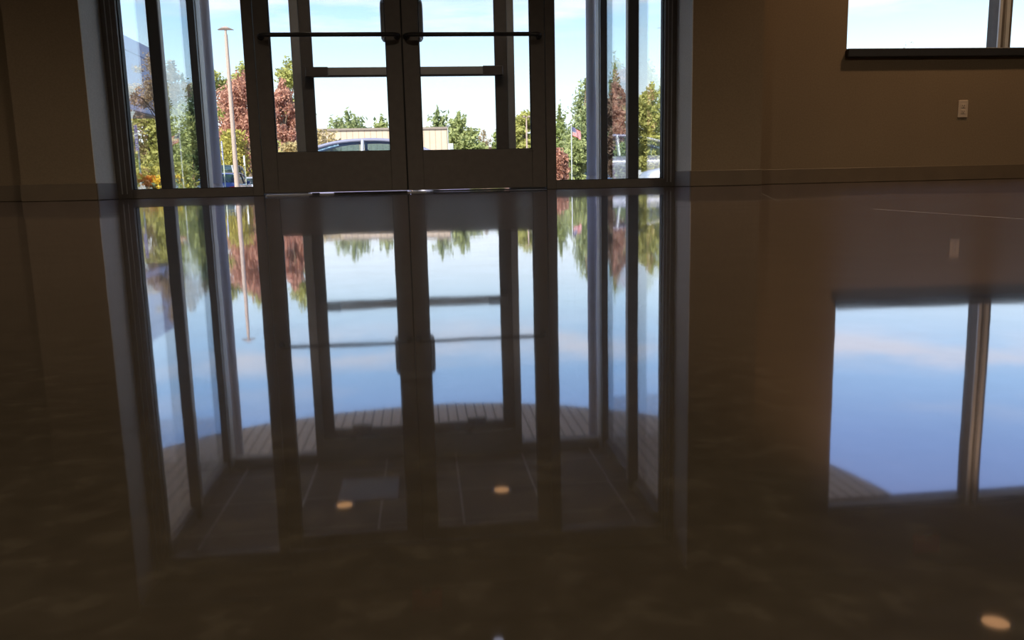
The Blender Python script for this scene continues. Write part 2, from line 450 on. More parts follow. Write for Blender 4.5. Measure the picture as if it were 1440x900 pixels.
def pull(d, x, z0, z1, y0, dx):
    """outside pull: flat vertical grip bent back to the stile at both ends"""
    pts = [(x-dx, y0, z0), (x-dx*.4, y0+.03, z0+.002), (x-dx*.1, y0+.045, z0+.012), (x, y0+.055, z0+.04), (x, y0+.055, z1-.04), (x-dx*.1, y0+.045, z1-.012), (x-dx*.4, y0+.03, z1-.002), (x-dx, y0, z1)]
    return MB().tube(pts, .0170, 14).build('pull_handle', M['bronze_lit'], d)
d1, W1, a, b = door_leaf('door_1', 'left leaf of the inner bronze double doors, glazed above a deep bottom rail', -1.016, -.1022, True, D, .091, .098, .271, True)
push_bar(d1, W1, .032+.01, W1-.025, .983, M['dark']); pull(d1, W1-.114, .974, 1.216, .045, -.02)
MB().box(.11, .145, -.002, .002, .262, .2645).build('maker_plate', M['rubber'], d1)
MB().box(W1-.0005, W1+.0078, .014, .032, .016, 2.42).build('weather_strip', M['rubber'], d1)
MB().box(.30, .345, -.003, .03, .006, .012).box(.44, W1, -.006, .03, .004, .012).build('door_sweep', M['rubber'], d1)
d2, W2, a, b = door_leaf('door_2', 'right leaf of the inner bronze double doors, glazed above a deep bottom rail', -.0938, .819, False, D, .093, .102, .268, True)
push_bar(d2, W2, .025, W2-.028-.01, .981, M['dark']); pull(d2, .118, .974, 1.216, .045, .02)
MB().box(W2-.115, W2-.08, -.002, .002, .252, .2545).build('maker_plate', M['rubber'], d2)
MB().box(.16, W2, -.006, .03, .003, .012).build('door_sweep', M['rubber'], d2)
struct('trim_3', MB().box(-1.014, .02, D+.012, D+.10, 0.0, .006, bev=.001), M['alu'], 'bright metal threshold below the inner doors')
# outer doors
OY = 7.52
def crash_bar(d, x0, x1, z0, z1, capx0, capx1):
    o = MB().box(x0, x1, -.058, -.012, z0, z1, bev=.006).build('panic_bar', M['bronze_lit'], d)
    MB().box(x0, x1, -.062, -.02, z0-.008, z0+.004).build('lower_edge', M['dark'], o)
    MB().box(capx0, capx1, -.066, .0, z0-.006, z1+.004, bev=.006).build('end_cap', M['bronze'], o)
    return o
d3, W3, a, b = door_leaf('door_3', 'left leaf of the outer entrance doors beyond the vestibule', -.99, -.112, True, OY, .093, .095, .25, False)
crash_bar(d3, .095, W3-.02, .972, 1.043, .04, .23)
d4, W4, a, b = door_leaf('door_4', 'right leaf of the outer entrance doors beyond the vestibule', -.106, .77, False, OY, .104, .095, .25, False)
crash_bar(d4, .02, W4-.10, .972, 1.043, W4-.22, W4-.045)
for d, x0, x1 in ((d3, .27, .44), (d4, .43, .60)):
    o = MB().box(x0, x1, -.06, -.002, 2.085, 2.15, bev=.006).build('door_closer', M['dark'], d)
    MB().tube([(x0+.06,-.03,2.155),(x0+.02,-.20,2.17),(x0-.12,-.03,2.175)], .008, 8).build('closer_arm', M['dark'], o)
# outer storefront frame + sidelights
w = empty('window_4', (-.11, OY, 0), 'outer storefront frame with narrow sidelights at the vestibule front', None, None, 'structure')
f = MB()
ox = -.11
def b4(x0, x1, z0, z1, y0=0, y1=.12): f.box(x0-ox, x1-ox, y0, y1, z0, z1, bev=.002)
b4(-1.065, -.993, 0, 2.45); b4(.773, .832, 0, 2.45)
b4(-.993, .773, 2.228, 2.45)
b4(-1.80, -1.065, 0, .056); b4(.832, 1.56, 0, .056); b4(-1.80, -1.065, 2.36, 2.45); b4(.832, 1.56, 2.36, 2.45)
f.build('frame', M['bronze_lit'], w)
pane('pane', -1.80-ox, -1.065-ox, .06, .056, 2.36, w); pane('pane', .832-ox, 1.56-ox, .06, .056, 2.36, w)
# vestibule side walls (glass seen at a grazing angle)
def side_wall(name, label, X, s):
    w = empty(name, (X, 6.6, 0), label, None, None, 'structure')
    f = MB()
    def bx(x0, x1, y0, y1, z0, z1, mb=f):
        xs = sorted((x0*s, x1*s)); mb.box(xs[0], xs[1], y0-6.6, y1-6.6, z0, z1, bev=.002)
    bx(-.075, .004, 6.375, 6.455, 0, 2.45)
    bx(-.055, .004, 7.47, 7.66, 0, 2.45)
    bx(-.04, .004, 5.712, 7.47, 0, .056); bx(-.04, .004, 5.712, 7.47, 2.36, 2.45)
    f.build('frame', M['mullion'], w)
    g = MB(); bx(-.078, -.074, 6.385, 6.452, .06, 2.36, g); bx(-.060, -.054, 7.52, 7.655, .06, 2.36, g)
    g.build('daylit_face', M['bronze_lit'], w)  # thin lighter facing, daylight on the mullion side put into colour
    p = MB().box(-.003, .003, 5.712-6.6, 6.375-6.6, .056, 2.36).build('pane', M['glass'], w)
    p = MB().box(-.003, .003, 6.455-6.6, 7.47-6.6, .056, 2.36).build('pane', M['tint'], w); p['label'] = 'tinted pane nearer the outer doors'
    return w
side_wall('window_5', 'glazed left side wall of the vestibule with slim mullions', -1.88, -1)
side_wall('window_6', 'glazed right side wall of the vestibule with slim mullions', 1.64, 1)
# vestibule ceiling and building mass above it
struct('ceiling_vestibule', MB().box(-1.95, 1.75, 5.71, 7.66, 2.45, 2.60), M['vceil'])
tb = MB()
for x in (-1.68, -1.06, -.43, .205, .82, 1.46): tb.box(x-.008, x+.008, 5.75, 7.5, 2.446, 2.452)
for y in (6.02, 6.64, 7.26): tb.box(-1.85, 1.6, y-.004, y+.004, 2.4475, 2.452)
struct('trim_4', tb, M['tbar'])
struct('wall_parapet', MB().box(-14, 16, 5.9, 6.1, CZ, 4.6).box(-1.95, 1.75, 6.1, 7.66, 2.60, 3.0), M['tan'])
# right-hand window
w = empty('window_7', (0, D, 0), 'wide window high on the right-hand wall with dark sill', None, None, 'structure')
f = MB()
f.box(WX0, WX0+.012, .06, .14, WZ0, WZ1); f.box(WX1-.03, WX1, .06, .14, WZ0, WZ1); f.box(WX0, WX1, .06, .14, WZ1-.035, WZ1); f.box(WX0, WX1, .06, .14, WZ0, WZ0+.012)
f.build('frame', M['dark'], w)
m = MB().box(3.975, 4.078, .035, .15, WZ0, WZ1, bev=.004).build('mullion', M['bronze'], w)
MB().box(3.972, 3.992, .020, .034, WZ0, WZ1).box(4.02, 4.045, .015, .034, WZ0, WZ1).build('mullion_ridge', M['alu'], m)
pane('pane', WX0+.012, 3.985, .10, WZ0+.012, WZ1-.035, w); pane('pane', 4.07, WX1-.03, .10, WZ0+.012, WZ1-.035, w)
MB().box(WX0-.006, WX1+.006, -.036, .14, WZ0-.054, WZ0-.004, bev=.004).build('sill', M['sill'], w)
MB().box(WX0-.006, WX1+.006, -.037, -.026, WZ0-.004, WZ0, bev=.001).build('sill_nosing', M['bronze_lit'], w)

# ------------------------------------------------------------------ things in the room
o = empty('wall_outlet', (3.731, D, .484), 'ivory duplex power outlet on the brown wall under the window', 'outlet')
MB().box(-.036, .036, -.007, 0, -.0585, .0585, bev=.003).build('cover_plate', M['plate'], o)
for z in (.0195, -.0195):
    r = MB().box(-.0165, .0165, -.0095, -.006, z-.0135, z+.0135, bev=.004).build('receptacle', M['plate'], o)
    MB().box(-.009, -.006, -.0102, -.009, z-.002, z+.007).box(.005, .008, -.0102, -.009, z-.002, z+.007).box(-.003, .003, -.0102, -.009, z-.010, z-.005).build('slot', M['slot'], r)
MB().lathe([(.003,-.009),(.003,-.006)], (0,0,0), 10, 'y').build('screw', M['alu'], o)

def can_light(name, label, x, y, z, r, mat, trim):
    o = empty(name, (x, y, z), label, 'ceiling light', None)
    MB().lathe([(r,-.001),(r*1.25,-.004),(r*1.28,-.010),(r*1.0,-.012),(r*.98,-.001)], n=28).build('trim_ring', trim, o)
    MB().lathe([(r*.97,-.008),(r*.97,-.004)], n=28).build('lens', mat, o)
    return o
def spot(name, x, y, z, e, col, ang=2.2, rad=.07):
    l = bpy.data.lights.new(name, 'SPOT'); l.energy = e; l.color = col; l.spot_size = ang; l.spot_blend = .6; l.shadow_soft_size = rad
    b = bpy.data.objects.new(name, l); C.objects.link(b); b.location = (x, y, z); return b
can_light('recessed_light', 'warm round recessed ceiling light before the right-hand window', 3.64, 4.78, CZ, .085, M['lamp'], M['white'])
spot('recessed_light_glow', 3.64, 4.78, CZ-.03, 105, (1.0,.66,.38))
for i, (x, y, e) in enumerate(((3.4, 1.8, 130), (-.15, 1.6, 120), (-3.2, 1.8, 120), (3.4, -2.0, 120), (-.2, -2.0, 120), (-3.2, -2.0, 120))):  # unseen lights added to brighten the lobby
    can_light('recessed_light', ('added warm fill light over the right of the lobby, nearer the window', 'added warm fill light over the middle of the lobby, nearer the doors', 'added warm fill light over the left of the lobby, nearer the doors', 'added warm fill light at the back right of the lobby', 'added warm fill light at the back middle of the lobby', 'added warm fill light at the back left of the lobby')[i], x, y, CZ, .085, M['lamp'], M['white'])
    spot('lobby_fill_light', x, y, CZ-.03, e, (1.0,.84,.63), 2.6)
can_light('recessed_light', 'small cool white ceiling light just inside the doors', .37, 5.05, CZ, .035, M['lampw'], M['white'])
can_light('recessed_light', 'warm round light in the vestibule ceiling, left of the two', -.72, 6.42, 2.446, .065, M['lamp'], M['white'])
can_light('recessed_light', 'warm round light in the vestibule ceiling, right of the two', .54, 6.54, 2.446, .065, M['lamp'], M['white'])
for x in (-.70, .54): spot('vestibule_light_glow', x, 6.53, 2.42, 20, (1.0,.8,.6))
o = empty('air_diffuser', (-.545, 6.76, 2.446), 'square white air diffuser in the vestibule ceiling', 'air vent')
fr = MB().box(-.24, .24, -.25, -.22, -.008, 0).box(-.24, .24, .22, .25, -.008, 0).box(-.24, -.21, -.22, .22, -.008, 0).box(.21, .24, -.22, .22, -.008, 0)
fr.build('frame', M['white'], o)
MB().box(-.21, .21, -.22, .22, -.003, 0).build('face', M['white'], o)
for nm, x, y, z, lab in (('alarm_sounder', -.085, PF, 2.68, 'red wall alarm above the inner doors'), ('alarm_sounder', 3.64, D, 2.70, 'red wall alarm above the right-hand window')):
    o = empty(nm, (x, y, z), lab, 'alarm')
    MB().box(-.10, .10, -.045, 0, -.065, .065, bev=.008).build('housing', M['redplastic'], o)
    MB().box(-.03, .03, -.050, -.044, -.09, -.068, bev=.002).build('strobe_lens', M['white'], o)

# ------------------------------------------------------------------ canopy outside
def canopy():
    o = empty('entrance_canopy', (-.05, 5.9, 3.0), 'round entrance canopy with boarded tan soffit over the doors', 'canopy')
    R, cy = 4.47, 1.15
    ang = [math.asin(-cy/R)+.0 + i*(PI-2*math.asin(-cy/R))/64 for i in range(65)]
    pts = [(R*math.cos(q), cy+R*math.sin(q)) for q in ang]
    pts = [(max(-6,min(6,x)), max(y, .21)) for x, y in pts]
    n = len(pts)
    def slab(z0, z1, k):
        P = [(x*k, (y-.2)*k+.2) for x, y in pts]
        return MB().add([(x,y,z0) for x,y in P]+[(x,y,z1) for x,y in P], [tuple(range(n))[::-1], tuple(range(n,2*n))]+[(i,(i+1)%n,n+(i+1)%n,n+i) for i in range(n)])
    slab(0, .02, .992).build('soffit', M['soffit'], o)
    slab(.021, .55, 1.0).build('fascia', M['fascia'], o)
    return o
canopy()
for x, y, lab in ((-2.08, 8.9, 'slim pale lavender column outside, seen through the left sidelight'), (1.79, 8.9, 'slim pale lavender column outside, seen through the right sidelight')):
    o = empty('canopy_column', (x, y, -.03), lab, 'column', 'canopy columns')
    MB().lathe([(.055,0),(.055,3.03)], n=28).build('shaft', M['colpaint'], o)
    MB().box(-.072, .072, -.072, .072, 0, .02, bev=.004).lathe([(.066,.02),(.064,.10),(.056,.13)], n=24).build('base_collar', M['colpaint'], o)
    MB().lathe([(.056,2.80),(.10,2.98),(.10,3.03)], n=24).build('capital', M['fascia'], o)

# ------------------------------------------------------------------ grounds
def gz(y):           # the parking lot falls away from the building
    if y < 9: return -.03
    if y < 20: return -.03 - .32*(y-9)/11
    if y < 60: return -.35 - .45*(y-20)/40
    return -.80
def strip(name, x0, x1, ys, dz, mat, label, cat, kind=None):
    m = MB(); V = []
    for y in ys: V += [(x0,y,gz(y)+dz),(x1,y,gz(y)+dz),(x0,y,gz(y)+dz-.15),(x1,y,gz(y)+dz-.15)]
    Fc = []
    for i in range(len(ys)-1):
        a = i*4; Fc += [(a,a+1,a+5,a+4),(a+2,a+6,a+7,a+3),(a,a+4,a+6,a+2),(a+1,a+3,a+7,a+5)]
    e = (len(ys)-1)*4
    Fc += [(0,2,3,1),(e,e+1,e+3,e+2)]
    m.add(V, Fc); o = m.build(name, mat); tag(o, label, cat, None, kind); return o
strip('parking_lot', -90, 90, [14, 20, 40, 60, 75], 0, M['asphalt'], 'grey asphalt parking lot beyond the entrance', 'parking lot', 'structure')
strip('sidewalk', -40, 40, [7.66, 9, 14], 0.0, M['sidewalk'], 'pale concrete sidewalk outside the doors', 'sidewalk', 'structure')
strip('lawn', -160, 160, [75, 120, 200], .02, M['grass'], 'green lawn beyond the parking lot', 'lawn', 'structure')

# ------------------------------------------------------------------ trees
def leaf_mesh(name, centres, mat, parent, size, seed, n_leaf, flat=.0, shell=.55):
    rnd = random.Random(seed)
    V, F = [], []
    tot = sum(rx*ry*rz for (_, (rx,ry,rz)) in centres)**1.0
    for (c, (rx,ry,rz)) in centres:
        k = max(12, int(n_leaf*(rx*ry*rz)/tot))
        for _ in range(k):
            p = (c[0]+rx*.52*rnd.gauss(0,1), c[1]+ry*.52*rnd.gauss(0,1), c[2]+rz*.52*max(-2.0,min(2.0,rnd.gauss(0,1))))
            n = Vector((rnd.gauss(0,1), rnd.gauss(0,1), rnd.gauss(0,1)+flat)).normalized()
            u = n.orthogonal().normalized(); w = n.cross(u)
            an = rnd.uniform(0,2*PI); u, w = u*math.cos(an)+w*math.sin(an), w*math.cos(an)-u*math.sin(an)
            L = size*rnd.uniform(.6,1.3); Wd = L*rnd.uniform(.35,.6)
            b = len(V); P = Vector(p)
            V += [tuple(P-u*L), tuple(P+w*Wd), tuple(P+u*L), tuple(P-w*Wd)]
            F.append((b,b+1,b+2,b+3))
    m = MB(); m.v, m.f, m.m, m.sm = V, F, [0]*len(F), [False]*len(F)
    return m.build(name, mat, parent)
def wood(parent, h, r, targets, mat):
    m = MB().tube([(0,0,-.1),(r*.5,0,h*.33),(-r*.4,r*.3,h*.66),(0,0,h)], [r,r*.8,r*.55,r*.2], 8)
    for c in targets:
        z0 = max(.15*h, min(h*.85, c[2]-.25*h*.6))
        mid = (c[0]*.5, c[1]*.5, (z0+c[2])/2+.1)
        m.tube([(0,0,z0), mid, c], [r*.4, r*.25, r*.08], 5, caps=False)
    return m.build('trunk', mat, parent)
def tree(kind, label, rx_, ez, hw, y, cols, n=2600, seed=1, size=.115, trunk=.022, wide=1.6, base=0.06, sparse=False, group=None, cat='tree'):
    """rx_: sideways ratio x/y, ez: top elevation ratio, hw: half width ratio - all as seen from the doorway area"""
    x = rx_*y; zb = gz(y); top = .055+ez*y; h = top-zb; R = hw*y*1.2
    o = empty(kind, (x, y, zb), label, cat, group)
    rnd = random.Random(seed)
    mat = leaf_mat(kind+'_leaves', *cols)
    cs = []
    if kind == 'pine_tree':
        base = .05; tiers = 10
        for i in range(tiers):
            t = i/(tiers-1); zc = h*(base+(1-base)*t*.96)
            rr = R*(min(1,.8+1.2*t)*(1-t**wide)**.7+.08)
            kbr = max(5, int(13*(1-t)+4))
            for j in range(kbr):
                q = rnd.uniform(0,2*PI); d = rr*rnd.uniform(.15,.85)
                cs.append(((d*math.cos(q), d*math.sin(q), zc+rnd.uniform(-.04,.04)*h), (rr*rnd.uniform(.28,.5), rr*rnd.uniform(.28,.5), h*rnd.uniform(.05,.085))))
        cs.append(((0,0,h*.95),(R*.10,R*.10,h*.05)))
        if wide > 2:
            for _ in range(7):
                q = rnd.uniform(0,2*PI); d = R*rnd.uniform(.1,.65)
                cs.append(((d*math.cos(q), d*math.sin(q), h*rnd.uniform(.86,.95)), (R*.09, R*.09, h*.07)))
        size *= .95
    elif kind in ('shrub', 'flower_bed'):
        for i in range(12):
            q = rnd.uniform(0,2*PI); d = R*rnd.uniform(0,.75)
            cs.append(((d*math.cos(q), d*math.sin(q), h*rnd.uniform(.3,.72)), (R*.38, R*.38, h*.28)))
    else:
        for i in range(46 if not sparse else 26):
            t = rnd.random(); zc = h*(base+.12+(.90-base-.12)*t)
            prof = math.sin(PI*min(1, .20+.74*t))**.5
            q = rnd.uniform(0,2*PI); d = R*prof*math.sqrt(rnd.random())*.85
            s = R*rnd.uniform(.20,.38)*(.55 if sparse else 1)
            cs.append(((d*math.cos(q), d*math.sin(q), zc), (s, s, s*rnd.uniform(.7,1.0))))
        cs.append(((0,0,h*.93),(R*.2,R*.2,h*.07)))
    leaf_mesh('foliage', cs, mat, o, size*(y/45.0)**.8, seed, int(n*2.6))
    wood(o, h*.93, max(.03, h*trunk), [c[0] for c in cs[::(3 if kind == 'pine_tree' else 2)]], M['bark'])
    return o
YG = ((.30,.32,.09), (.66,.63,.24)); GR = ((.17,.23,.08), (.46,.50,.20)); PN = ((.18,.24,.10), (.50,.54,.28))
DK = ((.07,.11,.06), (.25,.31,.14)); RD = ((.40,.19,.13), (.74,.43,.33)); OL = ((.38,.30,.15), (.70,.56,.30))
BR = ((.30,.22,.14), (.64,.50,.34)); LG = ((.26,.32,.11), (.58,.60,.30)); GD = ((.36,.34,.08), (.72,.62,.18))
tree('broadleaf_tree', 'yellow-green tree behind the blue parking sign, far left pane', -.300, .098, .044, 44, YG, 7500, 3)
tree('broadleaf_tree', 'thin brownish tree in front of the pale reflection band, far left pane', -.293, .150, .034, 21, BR, 3600, 4, .045, base=.55, sparse=True, trunk=.012)
tree('shrub', 'low yellow hedge beneath the far left tree', -.297, .030, .034, 36, GD, 1800, 5, .12, cat='shrub')
tree('pine_tree', 'dark green conifer filling the second pane from the left', -.261, .124, .032, 88, DK, 7500, 6, wide=2.0)
tree('broadleaf_tree', 'sparse twiggy tree behind the dark conifer', -.274, .140, .020, 114, BR, 700, 7, .12, base=.3, sparse=True)
tree('broadleaf_tree', 'yellow-green treetop left of the tall lamp post', -.234, .142, .022, 106, YG, 3600, 8)
tree('broadleaf_tree', 'yellow-green treetop right of the tall lamp post', -.197, .139, .020, 92, YG, 3600, 9)
tree('maple_tree', 'big red maple behind the tall lamp post', -.196, .129, .030, 74, RD, 6000, 10)
tree('maple_tree', 'red maple seen through the left edge of the left door', -.154, .120, .016, 52, RD, 3200, 11)
tree('broadleaf_tree', 'tall green tree rising behind the red maple at the left door', -.146, .144, .018, 86, YG, 3200, 12)
tree('shrub', 'olive shrub at the foot of the tall lamp post', -.217, .070, .018, 66, GD, 2600, 13, cat='shrub')
tree('shrub', 'yellowish shrub between the two plain parking signs', -.184, .058, .011, 66, OL, 1600, 14, cat='shrub')
tree('shrub', 'yellow shrub under the red maple by the left door', -.150, .050, .014, 45, OL, 1800, 15, cat='shrub')
tree('shrub', 'dry tan bush at the left end of the ribbed tan building', -.119, .066, .018, 38, OL, 2600, 16, .10, cat='shrub')
tree('pine_tree', 'broad green pine behind the tan building, left of the pair', -.0835, .081, .032, 84, PN, 7000, 17, .15, wide=4)
tree('pine_tree', 'smaller green pine behind the tan building, right of the pair', -.045, .075, .015, 104, LG, 4600, 18, .15, wide=3)
tree('pine_tree', 'green pine rising past the right corner of the tan building', .020, .083, .016, 98, PN, 5000, 19, .15, wide=3)
tree('pine_tree', 'bushy pine right of the tan building beside its twin', .044, .080, .021, 85, LG, 6500, 20, .15, wide=3.5)
tree('broadleaf_tree', 'low bare tree in the gap right of the pines', .073, .060, .013, 94, BR, 520, 21, .06, base=.1, sparse=True)
tree('broadleaf_tree', 'small dark green tree at the edge of the outer right stile', .090, .063, .009, 84, GR, 1900, 22)
tree('broadleaf_tree', 'rounded yellow-green tree behind the twin-headed lamp post', .122, .082, .018, 74, YG, 4200, 23)
tree('pine_tree', 'tall pine in the right sidelight behind the flag', .194, .118, .025, 70, PN, 7500, 24, wide=2.5)
tree('pine_tree', 'thin pine at the left edge of the right sidelight', .163, .086, .015, 90, GR, 4500, 25, wide=2)
tree('broadleaf_tree', 'green tree below the flag in the right sidelight', .180, .056, .015, 47, LG, 5200, 26)
tree('shrub', 'red shrub beside the door frame in the right sidelight', .162, .037, .008, 44, RD, 1600, 27, cat='shrub')
tree('pine_tree', 'pointed green conifer in the tinted right pane', .229, .139, .016, 66, PN, 3800, 28, wide=1.5)
tree('broadleaf_tree', 'brown-red tree in the tinted right pane', .229, .114, .016, 47, ((.26,.15,.10),(.50,.33,.24)), 3600, 29)
tree('broadleaf_tree', 'yellow-green tree above the white car at far right', .273, .112, .019, 50, YG, 4600, 30)
tree('broadleaf_tree', 'taller green tree behind the yellow-green one at far right', .296, .137, .018, 60, LG, 3000, 31)
tree('broadleaf_tree', 'bare twig tip showing over the right-hand window sill', .589, .1555, .03, 30, BR, 140, 32, .06, base=.3, sparse=True)
tree('shrub', 'green hedge behind the car in the tinted right pane', .240, .042, .012, 42, GR, 2400, 33, cat='shrub')

# flower bed: stems and blossoms by the blue sign
o = empty('flower_bed', (-5.5, 18, gz(18)), 'bed of orange and yellow flowers below the blue parking sign', 'flowers')
leaf_mesh('greenery', [((random.uniform(-.5,.6), random.uniform(-.3,.3), .30), (.16,.16,.22)) for _ in range(14)], leaf_mat('flower_leaves', (.20,.26,.12), (.45,.52,.30)), o, .05, 41, 1200)
for nm, lm, sd, k in (('orange_blossom', leaf_mat('orange_petals', (.95,.40,.06), (1.0,.58,.12)), 42, (-.40,.10)), ('yellow_blossom', leaf_mat('yellow_petals', (.98,.72,.08), (1.0,.85,.2)), 43, (-.15,.7))):
    rnd = random.Random(sd)
    b = leaf_mesh(nm, [((rnd.uniform(*k), rnd.uniform(-.3,.2), rnd.uniform(.38,.62)), (.055,.055,.04)) for _ in range(30)], lm, o, .045, sd, 900)
    b['kind'] = 'stuff'

# ------------------------------------------------------------------ posts and signs
def lamp_post(label, x, y, ztop, r, mat, heads):
    zb = gz(y)
    o = empty('lamp_post', (x, y, zb), label, 'lamp post')
    h = ztop-zb
    MB().tube([(0,0,-.05),(0,0,h*.5),(0,0,h-.32)], [r, r*.82, r*.62], 14).build('pole', mat, o)
    MB().lathe([(r*1.9,-.1),(r*1.9,.45),(r*1.3,.5)], n=16).build('footing', M['sidewalk'], o)
    MB().tube([(0,0,h-.33),(0,0,h-.02)], r*.42, 10).build('tenon', mat, o)
    for (x0, x1) in heads:
        m = MB(); c = (x0+x1)/2
        zt, zl = h+.03, h-.10
        w = .22
        V = [(x0,-.10,zl),(x1,-.10,zl),(x1,.10,zl),(x0,.10,zl),(x0*.5+c*.5,-.16,zl+.07),(x1*.5+c*.5,-.16,zl+.07),(x1*.5+c*.5,.16,zl+.07),(x0*.5+c*.5,.16,zl+.07),(c-.05,-.05,zt+.02),(c+.05,-.05,zt+.02),(c+.05,.05,zt+.02),(c-.05,.05,zt+.02)]
        m.add(V, [(0,3,2,1),(0,1,5,4),(1,2,6,5),(2,3,7,6),(3,0,4,7),(4,5,9,8),(5,6,10,9),(6,7,11,10),(7,4,8,11),(8,9,10,11)])
        m.build('lamp_head', mat, o)
    return o
lamp_post('tall brown lamp post in the left sidelight', -9.08, 42.9, 7.60, .125, M['brownpole'], [(-.36,.38)])
lamp_post('brown twin-headed lamp post far off at the right door edge', .1235*66, 66, .055+.0752*66, .09, M['brownpole'], [(-.34,-.04),(.04,.34)])
lamp_post('grey lamp post at the right corner of the tan building', .0312*58, 58, .055+.0665*58, .05, M['greypole'], [(-.16,.16)])
def sign(label, x, y, z0, z1, w, rz, marked):
    zb = gz(y)
    o = empty('parking_sign', (x, y, zb), label, 'sign', None, None, rz)
    a, b = z0-zb, z1-zb
    MB().box(-.025, .025, 0, .035, -.05, b-.03, bev=.004).build('post', M['signpost'], o)
    MB().box(-w/2, w/2, -.006, -.001, a, b, bev=.002).build('sign_panel', M['signw'], o)
    if marked:
        h = b-a; m = MB()
        y0, y1 = -.0085, -.005
        # blue accessible-parking field, a blue line of lettering, blue lower blocks
        m.box(-w*.40, w*.40, y0, y1, a+h*.70, a+h*.97)
        m.box(-w*.38, w*.38, y0, y1, a+h*.56, a+h*.61)
        m.box(-w*.42, w*.42, y0, y1, a+h*.26, a+h*.47)
        m.box(-w*.40, w*.10, y0, y1, a+h*.19, a+h*.225)
        m.box(-w*.40, w*.40, y0, y1, a+h*.03, a+h*.155)
        m.build('blue_lettering', M['signb'], o)
        g = MB(); yy0, yy1 = -.0105, -.008
        cx, cz, r = -w*.04, a+h*.785, w*.17
        ring = [(cx+r*math.cos(q), yy0, cz+r*math.sin(q)) for q in [(-.1+1.35*i/12)*PI+.55*PI for i in range(13)]]
        g.tube(ring, w*.035, 6)
        g.lathe([(w*.06,yy0-.002),(w*.06,yy1)], (cx-w*.02,0,a+h*.94), 10, 'y')
        g.tube([(cx-w*.02,yy0,a+h*.91),(cx,yy0,a+h*.82),(cx+w*.17,yy0,a+h*.82),(cx+w*.27,yy0,a+h*.74)], w*.035, 6)
        g.build('wheelchair_symbol', M['signw'], o)
        MB().box(-w*.16, w*.16, yy0, yy1, a+h*.32, a+h*.41).build('white_patch', M['signw'], o)
        MB().box(-w*.22, w*.22, yy0, yy1, a+h*.075, a+h*.11).build('white_patch', M['signw'], o)
    return o
sign('blue and white accessible parking sign on a pale post, far left pane', -.3175*23.7, 23.7, 1.085, 1.76, .27, -.95, True)
sign('narrow blue and white parking sign seen edge-on beside the pale column', -.2253*32, 32, 1.06, 1.74, .30, -1.25, True)
sign('plain white parking sign on a thin post in the left sidelight', -.2016*46, 46, 1.19, 1.72, .30, -1.1, False)
# flag
o = empty('flag_pole', (.1768*40, 40, gz(40)), 'thin pole carrying a flag before the pines, right sidelight', 'flag pole')
MB().tube([(0,0,-.05),(0,0,.055+.0635*40-gz(40))], .03, 8).build('pole', M['greypole'], o)
MB().lathe([(.0,.0),(.05,.03),(.05,.07),(.0,.10)], (0,0,.055+.0635*40-gz(40)), 10).build('finial', M['alu'], o)
def flag_mat():
    t = NT('striped_flag_cloth'); uv = t.n('ShaderNodeUVMap'); sx = t.n('ShaderNodeSeparateXYZ', {0: uv.outputs[0]})
    st = t.math('LESS_THAN', t.math('FRACT', t.math('MULTIPLY', sx.outputs[1], 6.5)), .5)
    cc = t.mixc(st, (.8,.78,.78), (.72,.06,.07))
    can = t.math('MULTIPLY', t.math('LESS_THAN', sx.outputs[0], .4), t.math('GREATER_THAN', sx.outputs[1], .46))
    mp = t.n('ShaderNodeMapping', {'Vector': uv.outputs[0], 'Scale': (15,18,1)})
    vo = t.n('ShaderNodeTexVoronoi', {'Vector': mp.outputs[0], 'Scale': 1.0, 'Randomness': 0.0})
    cb = t.mixc(t.math('LESS_THAN', vo.outputs['Distance'], .25), (.10,.10,.30), (.8,.8,.8))
    cc = t.mixc(can, cc, cb)
    d = t.n('ShaderNodeBsdfDiffuse', {'Color': cc}); tr = t.n('ShaderNodeBsdfTranslucent', {'Color': cc})
    return t.done(t.n('ShaderNodeMixShader', {0: .3, 1: d.outputs[0], 2: tr.outputs[0]}).outputs[0])
m = MB(); nu, nv = 14, 8; V = []; UV = []
for i in range(nu+1):
    for j in range(nv+1):
        u, v = i/nu, j/nv
        V.append((u*.40+.02*math.sin(v*4), .08*math.sin(u*9+v*2), -.40*(1-v)-.22*u**1.2)); UV.append((u,v))
Fc = [(i*(nv+1)+j,(i+1)*(nv+1)+j,(i+1)*(nv+1)+j+1,i*(nv+1)+j+1) for i in range(nu) for j in range(nv)]
m.add(V, Fc, 0, True)
fl = m.build('flag', flag_mat(), None, (.1768*40+.035, 40, .055+.0625*40))
tag(fl, 'drooping flag with red stripes and a blue corner', 'flag')
lay = fl.data.uv_layers.new(name='UVMap')
for l in fl.data.loops: lay.data[l.index].uv = UV[l.vertex_index]

# ------------------------------------------------------------------ buildings outside
o = empty('metal_building', (-3.2, 62, gz(62)), 'long ribbed tan metal building behind the silver-blue car', 'building')
hb = .055+.0622*62-gz(62)
MB().box(-5.0, 5.05, 0, 14, -.1, hb).build('wall', M['tan'], o)
MB().box(-5.1, 5.12, -.12, 14.1, hb, hb+.14).build('roof_cap', M['tancap'], o)
MB().box(5.06, 5.16, -.08, .06, 0, hb).build('downspout', M['tancap'], o)
o = empty('brick_building', (9.5, 112, gz(112)), 'low red-brown building on the horizon right of the pines', 'building')
MB().box(-6.5, 6.5, 0, 6, -.1, .055+.0405*112-gz(112)).build('wall', M['brick'], o)
MB().box(-6.7, 6.7, -.2, 6.2, .055+.0405*112-gz(112), .055+.0425*112-gz(112)).build('roof_edge', M['sidewalk'], o)
o = empty('utility_box', (.0342*57, 57, gz(57)), 'white utility cabinet by the tan building corner', 'cabinet')
hb = .055+.0455*57-gz(57)
MB().box(-.16, .16, -.15, .15, 0, hb, bev=.03).build('housing', M['white'], o)
